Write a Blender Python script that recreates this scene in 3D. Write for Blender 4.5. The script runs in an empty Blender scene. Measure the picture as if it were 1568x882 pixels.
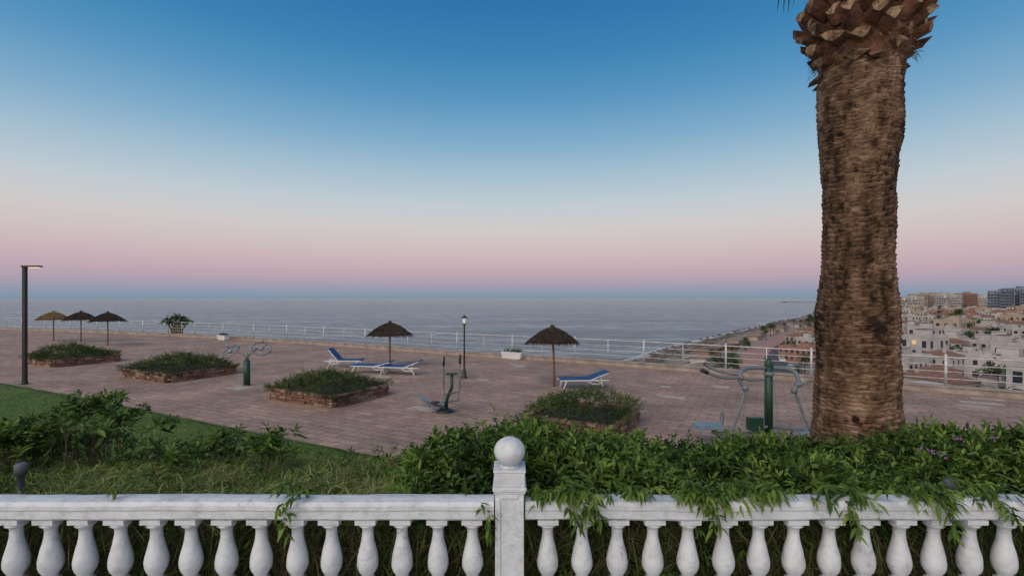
import bpy, math, random
import numpy as np
from mathutils import Vector, noise, Matrix
random.seed(7); R=np.random.default_rng(7)
S=bpy.context.scene
S.view_settings.view_transform='Standard'
try: S.view_settings.look='None'
except: pass
S.view_settings.exposure=0
H=3.5; F=740.0; HY=457.0
def G(px,py,z=0.0):
    d=F*(H-z)/(py-HY); return ((px-784)/F*d, d)
def lin(c):
    return tuple(((v/255)/12.92 if v/255<=0.04045 else ((v/255+0.055)/1.055)**2.4) for v in c)
ANG=math.atan2(-0.465,0.885)
# ------------------------------------------------------------ materials
def newmat(name):
    m=bpy.data.materials.new(name); m.use_nodes=True
    nt=m.node_tree; b=nt.nodes['Principled BSDF']; return m,nt,b
def N(nt,t,**k):
    n=nt.nodes.new(t)
    for a,v in k.items(): setattr(n,a,v)
    return n
def ramp(nt,fac,stops):
    r=N(nt,'ShaderNodeValToRGB'); e=r.color_ramp.elements
    e[0].position=stops[0][0]; e[0].color=(*stops[0][1],1)
    e[1].position=stops[-1][0]; e[1].color=(*stops[-1][1],1)
    for p,c in stops[1:-1]:
        x=e.new(p); x.color=(*c,1)
    nt.links.new(fac,r.inputs[0]); return r
def mat(name,c1,c2=None,scale=3,rough=0.8,bump=0.2,bscale=30,metal=0,stretch=(1,1,1),lo=.35,hi=.65,bdist=0.02):
    m,nt,b=newmat(name); c2=c2 or tuple(v*0.7 for v in c1)
    tc=N(nt,'ShaderNodeTexCoord'); mp=N(nt,'ShaderNodeMapping'); mp.inputs['Scale'].default_value=stretch
    nt.links.new(tc.outputs['Object'],mp.inputs[0])
    n=N(nt,'ShaderNodeTexNoise'); n.inputs['Scale'].default_value=scale; n.inputs['Detail'].default_value=8
    n.inputs['Roughness'].default_value=.65
    nt.links.new(mp.outputs[0],n.inputs['Vector'])
    r=ramp(nt,n.outputs['Fac'],[(lo,c2),(hi,c1)])
    nt.links.new(r.outputs[0],b.inputs['Base Color'])
    b.inputs['Roughness'].default_value=rough; b.inputs['Metallic'].default_value=metal
    if bump>0:
        n2=N(nt,'ShaderNodeTexNoise'); n2.inputs['Scale'].default_value=bscale; n2.inputs['Detail'].default_value=6
        nt.links.new(mp.outputs[0],n2.inputs['Vector'])
        bp=N(nt,'ShaderNodeBump'); bp.inputs['Strength'].default_value=bump; bp.inputs['Distance'].default_value=bdist
        nt.links.new(n2.outputs['Fac'],bp.inputs['Height']); nt.links.new(bp.outputs[0],b.inputs['Normal'])
    return m
def leafmat(name,dark,mid,light,trans=.25,rough=.5):
    m,nt,b=newmat(name)
    a=N(nt,'ShaderNodeAttribute',attribute_name='tint')
    r=ramp(nt,a.outputs['Fac'],[(0,dark),(.55,mid),(1,light)])
    nt.links.new(r.outputs[0],b.inputs['Base Color']); b.inputs['Roughness'].default_value=rough
    b.inputs['Specular IOR Level'].default_value=.3
    t=N(nt,'ShaderNodeBsdfTranslucent'); nt.links.new(r.outputs[0],t.inputs[0])
    mx=N(nt,'ShaderNodeMixShader'); mx.inputs[0].default_value=trans
    nt.links.new(b.outputs[0],mx.inputs[1]); nt.links.new(t.outputs[0],mx.inputs[2])
    nt.links.new(mx.outputs[0],nt.nodes['Material Output'].inputs[0])
    return m
# ------------------------------------------------------------ builders
class MB:
    def __init__(s): s.v=[]; s.f=[]; s.m=[]; s.sm=[]
    def add(s,vs,fs,mi=0,smooth=False):
        o=len(s.v); s.v+= [tuple(x) for x in vs]
        for f in fs: s.f.append(tuple(i+o for i in f)); s.m.append(mi); s.sm.append(smooth)
    def box(s,c,size,mi=0,rot=0,M=None,taper=1.0):
        hx,hy,hz=[a/2 for a in size]; vs=[]
        for z,t in ((-hz,1),(hz,taper)):
            for x,y in ((-hx,-hy),(hx,-hy),(hx,hy),(-hx,hy)):
                p=Vector((x*t,y*t,z))
                if M is not None: p=M@p
                if rot: p=Matrix.Rotation(rot,3,'Z')@p
                vs.append(p+Vector(c))
        s.add(vs,[(3,2,1,0),(4,5,6,7),(0,1,5,4),(1,2,6,5),(2,3,7,6),(3,0,4,7)],mi)
    def tube(s,pts,r,mi=0,n=8,closed=False):
        pts=[Vector(p) for p in pts]; k=len(pts)
        rs=r if isinstance(r,(list,tuple)) else [r]*k
        vs=[];prev=None
        for i,p in enumerate(pts):
            if closed: t=(pts[(i+1)%k]-pts[i-1]).normalized()
            else: t=(pts[min(i+1,k-1)]-pts[max(i-1,0)]).normalized()
            if prev is None:
                a=Vector((0,0,1)) if abs(t.z)<.9 else Vector((1,0,0))
                x=t.cross(a).normalized()
            else: x=(prev-t*prev.dot(t)).normalized()
            prev=x; y=t.cross(x)
            for j in range(n):
                q=2*math.pi*j/n; vs.append(p+(x*math.cos(q)+y*math.sin(q))*rs[i])
        fs=[]
        for i in range(k if closed else k-1):
            a=i*n;b=((i+1)%k)*n
            for j in range(n): fs.append((a+j,a+(j+1)%n,b+(j+1)%n,b+j))
        if not closed: fs.append(tuple(range(n))[::-1]); fs.append(tuple(range((k-1)*n,k*n)))
        s.add(vs,fs,mi,True)
    def lathe(s,c,prof,mi=0,n=20,smooth=True):
        vs=[];fs=[]
        for r,z in prof:
            for j in range(n):
                q=2*math.pi*j/n; vs.append((c[0]+r*math.cos(q),c[1]+r*math.sin(q),c[2]+z))
        for i in range(len(prof)-1):
            for j in range(n): fs.append((i*n+j,i*n+(j+1)%n,(i+1)*n+(j+1)%n,(i+1)*n+j))
        s.add(vs,fs,mi,smooth)
    def build(s,name,mats,loc=(0,0,0),rot=0,bevel=0):
        me=bpy.data.meshes.new(name); me.from_pydata(s.v,[],s.f)
        for m in mats: me.materials.append(m)
        me.polygons.foreach_set('material_index',s.m); me.polygons.foreach_set('use_smooth',s.sm); me.update()
        o=bpy.data.objects.new(name,me); S.collection.objects.link(o); o.location=loc; o.rotation_euler=(0,0,rot)
        if bevel:
            b=o.modifiers.new('b','BEVEL'); b.width=bevel; b.segments=2; b.limit_method='ANGLE'; b.angle_limit=math.radians(50)
        return o
def rawmesh(name,V,tris,tint,mats,matidx=None,smooth=False):
    me=bpy.data.meshes.new(name); nv=len(V); nf=len(tris)
    me.vertices.add(nv); me.vertices.foreach_set('co',V.astype(np.float32).ravel())
    me.loops.add(nf*3); me.loops.foreach_set('vertex_index',tris.astype(np.int32).ravel())
    me.polygons.add(nf); me.polygons.foreach_set('loop_start',np.arange(0,nf*3,3,dtype=np.int32))
    try: me.polygons.foreach_set('loop_total',np.full(nf,3,dtype=np.int32))
    except: pass
    for m in mats: me.materials.append(m)
    if matidx is not None: me.polygons.foreach_set('material_index',matidx.astype(np.int32))
    if smooth: me.polygons.foreach_set('use_smooth',np.ones(nf,dtype=bool))
    a=me.attributes.new('tint','FLOAT','POINT'); a.data.foreach_set('value',tint.astype(np.float32))
    me.update(calc_edges=True); me.validate()
    return me
def obj(name,me,loc=(0,0,0),rot=0,sc=None):
    o=bpy.data.objects.new(name,me); S.collection.objects.link(o); o.location=loc; o.rotation_euler=(0,0,rot)
    if sc: o.scale=sc
    return o
def nrm(a): return a/np.maximum(np.linalg.norm(a,axis=-1,keepdims=True),1e-9)
def leaves(P,D,L,W,tint,droop=.25,fold=.25,updir=None):
    n=len(P); D=nrm(D); up=np.tile([0,0,1.],(n,1))+R.normal(0,.35,(n,3))
    side=nrm(np.cross(D,up)); nor=np.cross(side,D)
    L=L[:,None];W=W[:,None]
    def pt(t,w,h): return P+D*L*t+side*W*w+nor*h*W-np.array([0,0,1.])*L*droop*t*t
    V=np.stack([pt(0,0,0),pt(.33,0,-fold),pt(.68,0,-fold),pt(1,0,0),pt(.3,-.5,0),pt(.3,.5,0),pt(.66,-.38,0),pt(.66,.38,0)],1)
    T=np.array([[0,4,1],[0,1,5],[4,6,2],[4,2,1],[1,2,7],[1,7,5],[6,3,2],[2,3,7]])
    tr=(T[None]+(np.arange(n)*8)[:,None,None]).reshape(-1,3)
    return V.reshape(-1,3),tr,np.repeat(tint,8)
def blades(P,D,L,W,tint,droop=.4):
    n=len(P); D=nrm(D)
    side=nrm(np.cross(D,R.normal(0,1,(n,3)))); L=L[:,None];W=W[:,None]
    def pt(t,w): return P+D*L*t+side*W*w-np.array([0,0,1.])*L*droop*t*t
    V=np.stack([pt(0,-.5),pt(0,.5),pt(.5,-.4),pt(.5,.4),pt(1,0)],1)
    T=np.array([[0,1,3],[0,3,2],[2,3,4]])
    tr=(T[None]+(np.arange(n)*5)[:,None,None]).reshape(-1,3)
    return V.reshape(-1,3),tr,np.repeat(tint,5)
def shoots(P0,D0,K,slen,ll,lw,tb,spread=1.1,droop=.25,tj=.12):
    n=len(P0); D0=nrm(D0)
    a=nrm(np.cross(D0,R.normal(0,1,(n,3)))); b=np.cross(D0,a)
    Ps=[];Ds=[];Ls=[];Ws=[];Ts=[]
    for k in range(K):
        t=(k+.5)/K; q=k*2.4+R.uniform(0,.6,n)
        rad=a*np.cos(q)[:,None]+b*np.sin(q)[:,None]
        d=D0*(.25+t*1.1)+rad*spread*(1.15-.6*t)
        Ps.append(P0+D0*(slen*t)[:,None]); Ds.append(d)
        s=R.uniform(.7,1.2,n)*(1.05-.4*t)
        Ls.append(ll*s); Ws.append(lw*s); Ts.append(np.clip(tb+R.normal(0,tj,n)+.25*(t-.5),0,1))
    return leaves(np.concatenate(Ps),np.concatenate(Ds),np.concatenate(Ls),np.concatenate(Ws),np.concatenate(Ts),droop)
def merge(parts):
    V=[];T=[];C=[];M=[];o=0
    for p in parts:
        v,t,c=p[:3]; V.append(v);T.append(t+o);C.append(c);o+=len(v);M.append(np.full(len(t),p[3] if len(p)>3 else 0))
    return np.concatenate(V),np.concatenate(T),np.concatenate(C),np.concatenate(M)
def stems(P0,P1,w,t):
    n=len(P0); D=P1-P0; L=np.linalg.norm(D,axis=1)
    return blades(P0,D,L,np.full(n,w),np.full(n,t),0.0)
# ------------------------------------------------------------ camera
cd=bpy.data.cameras.new('camera'); cam=bpy.data.objects.new('camera',cd); S.collection.objects.link(cam); S.camera=cam
cam.location=(0,0,H); cam.rotation_euler=(math.radians(90),0,0); cd.sensor_width=36; cd.lens=F/1568*36; cd.shift_y=16/1568
cd.clip_end=60000; cd.clip_start=.05
# ------------------------------------------------------------ sky
w=bpy.data.worlds.new('World'); S.world=w; w.use_nodes=True; nt=w.node_tree; bg=nt.nodes['Background']
tc=N(nt,'ShaderNodeTexCoord'); sx=N(nt,'ShaderNodeSeparateXYZ'); nt.links.new(tc.outputs['Generated'],sx.inputs[0])
st=[(0.0,(122,146,164)),(0.006,(130,150,168)),(0.017,(146,153,173)),(0.032,(170,158,175)),(0.05,(188,165,177)),(0.075,(199,177,184)),(0.105,(205,190,191)),(0.145,(205,201,201)),(0.19,(190,201,209)),(0.25,(160,188,206)),(0.31,(124,169,200)),(0.38,(86,147,190)),(0.45,(57,129,179)),(0.53,(40,112,167)),(0.7,(32,92,152)),(1.0,(26,74,130))]
mr=ramp(nt,sx.outputs['Z'],[(p,lin(c)) for p,c in st])
# afterglow on the side the sun has set (behind the camera)
dt=N(nt,'ShaderNodeVectorMath',operation='DOT_PRODUCT'); nt.links.new(tc.outputs['Generated'],dt.inputs[0]); dt.inputs[1].default_value=(-.35,-.90,.26)
mx=N(nt,'ShaderNodeMath',operation='MAXIMUM'); nt.links.new(dt.outputs['Value'],mx.inputs[0]); mx.inputs[1].default_value=0
pw=N(nt,'ShaderNodeMath',operation='POWER'); nt.links.new(mx.outputs[0],pw.inputs[0]); pw.inputs[1].default_value=2.0
gl=N(nt,'ShaderNodeVectorMath',operation='SCALE'); gl.inputs[0].default_value=(1.25,.99,.76); nt.links.new(pw.outputs[0],gl.inputs['Scale'])
ad=N(nt,'ShaderNodeVectorMath',operation='ADD'); nt.links.new(mr.outputs[0],ad.inputs[0]); nt.links.new(gl.outputs[0],ad.inputs[1])
nt.links.new(ad.outputs[0],bg.inputs[0]); bg.inputs[1].default_value=1.0
sk=N(nt,'ShaderNodeTexSky'); sk.sky_type='NISHITA'; sk.sun_disc=False; sk.sun_elevation=math.radians(1); sk.sun_rotation=math.radians(200)
b2=N(nt,'ShaderNodeBackground'); nt.links.new(sk.outputs[0],b2.inputs[0]); b2.inputs[1].default_value=.01
as_=N(nt,'ShaderNodeAddShader'); nt.links.new(bg.outputs[0],as_.inputs[0]); nt.links.new(b2.outputs[0],as_.inputs[1])
nt.links.new(as_.outputs[0],nt.nodes['World Output'].inputs[0])
sd=bpy.data.lights.new('dusk_fill','SUN'); sd.energy=1.25; sd.angle=math.radians(45); sd.color=(1,.86,.72)  # broad fill added to lift the weak dusk light, sun already down
so=bpy.data.objects.new('dusk_fill',sd); S.collection.objects.link(so)
so.rotation_euler=Vector((.5,.62,-.80)).to_track_quat('-Z','Y').to_euler()
# ------------------------------------------------------------ sea
m,nt,b=newmat('sea_water')
tc=N(nt,'ShaderNodeTexCoord'); mp=N(nt,'ShaderNodeMapping'); nt.links.new(tc.outputs['Object'],mp.inputs[0])
mp.inputs['Scale'].default_value=(.05,.15,1); mp.inputs['Rotation'].default_value=(0,0,.3)
n1=N(nt,'ShaderNodeTexNoise'); n1.inputs['Scale'].default_value=1.0; n1.inputs['Detail'].default_value=9; n1.inputs['Roughness'].default_value=.66; n1.inputs['Distortion'].default_value=.4
nt.links.new(mp.outputs[0],n1.inputs['Vector'])
bp=N(nt,'ShaderNodeBump'); bp.inputs['Strength'].default_value=1; bp.inputs['Distance'].default_value=2.6
nt.links.new(n1.outputs['Fac'],bp.inputs['Height']); nt.links.new(bp.outputs[0],b.inputs['Normal'])
mp2=N(nt,'ShaderNodeMapping'); nt.links.new(tc.outputs['Object'],mp2.inputs[0]); mp2.inputs['Scale'].default_value=(.0035,.018,1); mp2.inputs['Rotation'].default_value=(0,0,.08)
n2=N(nt,'ShaderNodeTexNoise'); n2.inputs['Scale'].default_value=1; n2.inputs['Detail'].default_value=10; n2.inputs['Roughness'].default_value=.75; nt.links.new(mp2.outputs[0],n2.inputs['Vector'])
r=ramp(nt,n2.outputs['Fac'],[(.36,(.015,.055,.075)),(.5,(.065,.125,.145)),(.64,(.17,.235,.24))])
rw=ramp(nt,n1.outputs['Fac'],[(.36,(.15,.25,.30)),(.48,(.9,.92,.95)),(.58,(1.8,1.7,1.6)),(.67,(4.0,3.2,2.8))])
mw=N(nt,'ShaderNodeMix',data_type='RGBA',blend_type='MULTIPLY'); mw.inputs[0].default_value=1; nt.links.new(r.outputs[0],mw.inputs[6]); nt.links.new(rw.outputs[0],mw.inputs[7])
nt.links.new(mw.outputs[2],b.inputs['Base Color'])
b.inputs['Roughness'].default_value=.2; b.inputs['IOR'].default_value=1.33
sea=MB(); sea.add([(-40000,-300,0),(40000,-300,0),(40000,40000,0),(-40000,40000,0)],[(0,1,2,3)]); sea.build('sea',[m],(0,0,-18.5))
# ------------------------------------------------------------ terrace
edge_px=[(0,504),(150,509),(300,516),(440,524),(560,532),(700,543),(880,554),(985,562),(1110,572),(1240,583),(1568,609)]
E=[G(*p) for p in edge_px]; E=[(-140,96)]+E+[(30,11),(44,4)]
m,nt,b=newmat('terrace_pavers')
tc=N(nt,'ShaderNodeTexCoord'); mp=N(nt,'ShaderNodeMapping'); nt.links.new(tc.outputs['Object'],mp.inputs[0]); mp.inputs['Rotation'].default_value=(0,0,-ANG)
br=N(nt,'ShaderNodeTexBrick'); nt.links.new(mp.outputs[0],br.inputs[0])
br.inputs['Scale'].default_value=1; br.inputs['Brick Width'].default_value=.6; br.inputs['Row Height'].default_value=.3
br.inputs['Mortar Size'].default_value=.014; br.inputs['Mortar Smooth'].default_value=.3; br.inputs['Bias'].default_value=-.1
br.inputs['Color1'].default_value=(.39,.267,.20,1); br.inputs['Color2'].default_value=(.28,.19,.142,1); br.inputs['Mortar'].default_value=(.14,.10,.08,1)
nn=N(nt,'ShaderNodeTexNoise'); nn.inputs['Scale'].default_value=.45; nn.inputs['Detail'].default_value=10; nn.inputs['Roughness'].default_value=.72; nt.links.new(mp.outputs[0],nn.inputs['Vector'])
rr=ramp(nt,nn.outputs['Fac'],[(.3,(.56,.54,.52)),(.5,(.95,.95,.95)),(.7,(1.32,1.28,1.24))])
mm=N(nt,'ShaderNodeMix',data_type='RGBA',blend_type='MULTIPLY'); mm.inputs[0].default_value=1
nt.links.new(br.outputs['Color'],mm.inputs[6]); nt.links.new(rr.outputs[0],mm.inputs[7])
n3=N(nt,'ShaderNodeTexNoise'); n3.inputs['Scale'].default_value=7; n3.inputs['Detail'].default_value=9; n3.inputs['Roughness'].default_value=.8; nt.links.new(mp.outputs[0],n3.inputs['Vector'])
r3=ramp(nt,n3.outputs['Fac'],[(.3,(.55,.55,.55)),(.5,(1,1,1)),(.68,(1.28,1.28,1.28))])
m2=N(nt,'ShaderNodeMix',data_type='RGBA',blend_type='MULTIPLY'); m2.inputs[0].default_value=1
nt.links.new(mm.outputs[2],m2.inputs[6]); nt.links.new(r3.outputs[0],m2.inputs[7]); nt.links.new(m2.outputs[2],b.inputs['Base Color'])
b.inputs['Roughness'].default_value=.8
bp=N(nt,'ShaderNodeBump'); bp.inputs['Strength'].default_value=.4; bp.inputs['Distance'].default_value=.01; bp.invert=True
nt.links.new(br.outputs['Fac'],bp.inputs['Height']); nt.links.new(bp.outputs[0],b.inputs['Normal'])
M_pave=m
M_rock=mat('cliff_rock',(.24,.19,.14),(.1,.08,.06),.4,.9,.6,3)
t=MB(); k=len(E)
vs=[(x,y,0) for x,y in E]+[(x,3.0,0) for x,y in E]+[(x+1,y+3,-19) for x,y in E]
t.add(vs,[(i,k+i,k+i+1,i+1) for i in range(k-1)],0); t.add(vs,[(i,i+1,2*k+i+1,2*k+i) for i in range(k-1)],1)
t.build('terrace_pavement',[M_pave,M_rock])
# kerb wall + railing along edge
def along(P,step):
    out=[];
    for i in range(len(P)-1):
        a=Vector(P[i]+(0,));b_=Vector(P[i+1]+(0,)); L=(b_-a).length; n=max(1,round(L/step))
        for j in range(n): out.append(a.lerp(b_,j/n))
    out.append(Vector(P[-1]+(0,))); return out
M_kerb=mat('kerb_stone',(.40,.34,.29),(.22,.18,.15),2,.85,.2,20)
M_white=mat('white_painted_metal',(.62,.63,.64),(.36,.36,.36),5,.4,.05,40)
kb=MB(); P=[Vector(p+(0,)) for p in E]
vs=[];fs=[]
for i,p in enumerate(P):
    tdir=(P[min(i+1,len(P)-1)]-P[max(i-1,0)]).normalized(); nv=Vector((-tdir.y,tdir.x,0))
    if nv.y<0: nv=-nv
    for off,z in ((-.30,0.0),(-.30,.2),(-.34,.205),(-.34,.25),(.06,.25),(.06,-.5)): vs.append(p+nv*off+Vector((0,0,z)))
for i in range(len(P)-1):
    for j in range(5): fs.append((i*6+j,i*6+j+1,(i+1)*6+j+1,(i+1)*6+j))
kb.add(vs,fs); kb.build('terrace_kerb_wall',[M_kerb])
rl=MB(); pts=along(E[1:],2.0)
for z,r_ in ((1.3,.026),(1.02,.014),(.76,.014),(.5,.014)):
    rl.tube([(p.x,p.y-.1,z) for p in pts],r_,0,6)
for i,p in enumerate(pts):
    w_=.044 if i%2==0 else .02
    rl.tube([(p.x,p.y-.1,.25),(p.x,p.y-.1,1.36 if i%2==0 else 1.3)],w_,0,8)
    if i%2==0: rl.lathe((p.x,p.y-.1,1.36),[(0.045,0),(.055,.02),(.035,.05),(0,.07)],0,8)
rl.build('white_metal_railing',[M_white])
# pale hatch slabs in the paving
M_hatch=mat('concrete_hatch',(.48,.42,.36),(.30,.26,.22),5,.8,.1)
for px,py,a,b_ in ((740,581,.55,.3),(795,561,.6,.5),(1030,608,.9,.35),(1020,592,.4,.3),(1104,592,.6,.4),(1502,617,1.1,.4),(1512,611,.9,.25),(1490,622,.8,.3),(366,594,.9,.6),(648,626,1.,.5),(585,577,1.0,.5),(1345,602,.6,.4)):
    x,y=G(px,py); hb=MB(); hb.box((0,0,.004),(a,b_,.012),0); hb.build('concrete_hatch_cover',[M_hatch],(x,y,0),ANG)
# ------------------------------------------------------------ bank / lawn
LX=[-60,-20.9,-16,-12.2,-9,-6.46,-4.6,-3.25,-2,-.8,1,60]; LY=[38,19.8,17.4,15.4,13.75,12.4,11.45,10.75,10.15,9.7,9.3,9.2]
def edgeY(x): return float(np.interp(x,LX,LY))
CR=4.5
def bankz(x,y):
    e=edgeY(x); f=7.6; t_=min(max((y-CR)/(f-CR),0),1); s=t_*t_*(3-2*t_)
    z0=2.0-.10*(y-3.3)/1.2 if y<CR else 1.90
    z=z0*(1-s)+.035*s
    return z+(.05*noise.noise(Vector((x*.8,y*.8,3))) if y<7.5 else .0)
m,nt,b=newmat('lawn_grass')
tc=N(nt,'ShaderNodeTexCoord')
n1=N(nt,'ShaderNodeTexNoise'); n1.inputs['Scale'].default_value=.9; n1.inputs['Detail'].default_value=12; n1.inputs['Roughness'].default_value=.75; nt.links.new(tc.outputs['Object'],n1.inputs['Vector'])
r=ramp(nt,n1.outputs['Fac'],[(.3,(.055,.10,.02)),(.5,(.09,.16,.03)),(.7,(.14,.21,.05))]); nt.links.new(r.outputs[0],b.inputs['Base Color'])
n2=N(nt,'ShaderNodeTexNoise'); n2.inputs['Scale'].default_value=45; n2.inputs['Detail'].default_value=4; nt.links.new(tc.outputs['Object'],n2.inputs['Vector'])
bp=N(nt,'ShaderNodeBump'); bp.inputs['Strength'].default_value=1; bp.inputs['Distance'].default_value=.04; nt.links.new(n2.outputs['Fac'],bp.inputs['Height']); nt.links.new(bp.outputs[0],b.inputs['Normal']); b.inputs['Roughness'].default_value=.9
M_lawn=m
lw=MB(); xs=np.linspace(-58,42,301); ts=np.linspace(0,1,60); vs=[]
for x in xs:
    e=edgeY(x)+.05*noise.noise(Vector((x*2,0,0)))
    for t_ in ts:
        y=3.28+(e-3.28)*t_**1.5; vs.append((x,y,bankz(x,y)))
    vs.append((x,e,-.02))
nn_=len(ts)+1
fs=[(i*nn_+j,(i+1)*nn_+j,(i+1)*nn_+j+1,i*nn_+j+1) for i in range(len(xs)-1) for j in range(nn_-1)]
lw.add(vs,fs,0,True)
lw.build('lawn_bank',[M_lawn])
M_soil=mat('soil',(.06,.045,.03),(.02,.015,.01),6,.95,.6,20)
M_conc=mat('walkway_concrete',(.3,.28,.26),(.2,.19,.18),2)
sw=MB(); sw.box((-8,3.38,1.45),(100,.2,1.0),0); sw.build('soil_retaining_bank',[M_soil])
sw=MB(); sw.box((-8,-3,.95),(100,12.4,.3),0); sw.build('walkway',[M_conc])
# ------------------------------------------------------------ balustrade
m,nt,b=newmat('white_paint_weathered')
tc=N(nt,'ShaderNodeTexCoord')
n1=N(nt,'ShaderNodeTexNoise'); n1.inputs['Scale'].default_value=6; n1.inputs['Detail'].default_value=12; n1.inputs['Roughness'].default_value=.78; nt.links.new(tc.outputs['Object'],n1.inputs['Vector'])
r=ramp(nt,n1.outputs['Fac'],[(.30,(.24,.25,.26)),(.39,(.45,.48,.50)),(.5,(.57,.61,.64)),(.7,(.64,.68,.71))])
nd=N(nt,'ShaderNodeTexNoise'); nd.inputs['Scale'].default_value=3; nd.inputs['Detail'].default_value=5; nt.links.new(tc.outputs['Object'],nd.inputs['Vector'])
av=N(nt,'ShaderNodeVectorMath',operation='ADD'); nt.links.new(tc.outputs['Object'],av.inputs[0]); nt.links.new(nd.outputs['Color'],av.inputs[1])
vo=N(nt,'ShaderNodeTexVoronoi',feature='DISTANCE_TO_EDGE'); vo.inputs['Scale'].default_value=2.3; nt.links.new(av.outputs[0],vo.inputs['Vector'])
rc=ramp(nt,vo.outputs['Distance'],[(0,(.35,.37,.4)),(.008,(1,1,1))])
nm=N(nt,'ShaderNodeTexNoise'); nm.inputs['Scale'].default_value=1.7; nt.links.new(tc.outputs['Object'],nm.inputs['Vector'])
rm=ramp(nt,nm.outputs['Fac'],[(.5,(0,0,0)),(.58,(.8,.8,.8))])
mx=N(nt,'ShaderNodeMix',data_type='RGBA',blend_type='MULTIPLY'); nt.links.new(rm.outputs[0],mx.inputs[0]); nt.links.new(r.outputs[0],mx.inputs[6]); nt.links.new(rc.outputs[0],mx.inputs[7])
nt.links.new(mx.outputs[2],b.inputs['Base Color']); b.inputs['Roughness'].default_value=.5
n4=N(nt,'ShaderNodeTexNoise'); n4.inputs['Scale'].default_value=22; n4.inputs['Detail'].default_value=8; nt.links.new(tc.outputs['Object'],n4.inputs['Vector'])
bp=N(nt,'ShaderNodeBump'); bp.inputs['Strength'].default_value=.5; bp.inputs['Distance'].default_value=.015; nt.links.new(n4.outputs['Fac'],bp.inputs['Height']); nt.links.new(bp.outputs[0],b.inputs['Normal'])
M_bal=m
root=bpy.data.objects.new('white_balustrade',None); S.collection.objects.link(root)
YB=3.06
def rail_prof(z0,flip=1):
    return [(-.055,-.115),(-.072,-.10),(-.072,-.055),(-.078,-.045),(-.078,-.02),(-.06,0),(-.02,.008),(.02,.008),(.06,0),(.078,-.02),(.078,-.1),(.055,-.115)]
def extr(mb,prof,x0,x1,yc,zc,n=90):
    vs=[];fs=[];k=len(prof)
    for i in range(n+1):
        x=x0+(x1-x0)*i/n
        for a,c in prof:
            jit=.003*noise.noise(Vector((x*6,a*20,c*20)))+.006*noise.noise(Vector((x*1.2,1,c)))
            vs.append((x,yc+a+jit,zc+c+jit))
    for i in range(n):
        for j in range(k): fs.append((i*k+j,i*k+(j+1)%k,(i+1)*k+(j+1)%k,(i+1)*k+j))
    fs+= [tuple(range(k)),tuple(range(n*k,n*k+k))[::-1]]
    mb.add(vs,fs,0,False)
ZR=H-1.262
for nm_,x0,x1 in (('rail_a',-9,-.112),('rail_b',.082,9)):
    q=MB(); extr(q,rail_prof(0),x0,x1,YB,ZR,260); o=q.build(nm_,[M_bal]); o.parent=root
    q=MB(); extr(q,[(-.08,-.08),(-.08,.0),(-.06,.02),(.06,.02),(.08,0),(.08,-.08)],x0,x1,YB,ZR-.61,20); o=q.build('plinth_'+nm_,[M_bal]); o.parent=root
prof=[(.050,-.030),(.050,-.036),(.056,-.042),(.056,-.050),(.040,-.062),(.034,-.075),(.034,-.10),(.037,-.13),(.044,-.165),(.053,-.20),(.062,-.24),(.067,-.275),(.066,-.305),(.058,-.332),(.044,-.355),(.036,-.37),(.036,-.38),(.052,-.39),(.052,-.405),(.04,-.415),(.06,-.43)]
q=MB()
bx=[(724-784)/F*YB-.2225*i for i in range(38)]+[(838-784)/F*YB+.2225*i for i in range(38)]
for x in bx:
    j1=random.uniform(-.004,.004); zb=ZR-.1151
    q.lathe((x+j1,YB,zb),[(r_*random.uniform(.975,1.02),z) for r_,z in prof],0,20)
    q.box((x+j1,YB,zb-.015),(.128,.122,.03),0); q.box((x+j1,YB,zb-.45),(.13,.122,.04),0)
o=q.build('balusters',[M_bal]); o.parent=root
q=MB(); PX=-.015
q.box((PX,YB,H-1.785),(.178,.178,1.2),0)
for sy in(-1,1):
    y=YB+sy*.0895
    q.box((PX-.071,y,H-1.80),(.034,.014,1.14),0); q.box((PX+.071,y,H-1.80),(.034,.014,1.14),0)
    q.box((PX,y,H-1.215),(.108,.0135,.03),0)
q.box((PX,YB,H-1.192),(.194,.196,.016),0); q.box((PX,YB,H-1.172),(.208,.21,.024),0)
q.box((PX,YB,H-1.115),(.19,.192,.09),0); q.box((PX,YB,H-1.064),(.2,.2,.014),0)
o=q.build('pedestal',[M_bal],bevel=.005); o.parent=root
q=MB(); q.lathe((PX,YB,H-1.058),[(.06,0),(.062,.008),(.045,.014)]+[(.099*math.cos(a),.094+.088*math.sin(a)) for a in np.linspace(-1.15,math.pi/2,18)],0,32)
o=q.build('ball_finial',[M_bal]); o.parent=root
# ------------------------------------------------------------ vegetation materials
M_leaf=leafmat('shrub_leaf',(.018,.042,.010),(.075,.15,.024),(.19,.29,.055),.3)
M_grass=leafmat('wild_grass',(.06,.10,.022),(.19,.27,.06),(.36,.40,.15),.3,.6)
M_tangle=leafmat('vine_grass',(.03,.055,.014),(.11,.165,.04),(.25,.29,.09),.3,.6)
M_dry=leafmat('dry_grass',(.07,.06,.028),(.23,.20,.095),(.40,.35,.20),.3,.8)
M_jun=leafmat('juniper_leaf',(.018,.040,.012),(.062,.105,.024),(.15,.195,.05),.15,.6)
M_twig=mat('twig',(.09,.06,.035),(.04,.03,.02),10)
M_pur=mat('lantana_flower',(.35,.12,.38),(.25,.08,.3),10,.6,0)
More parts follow.
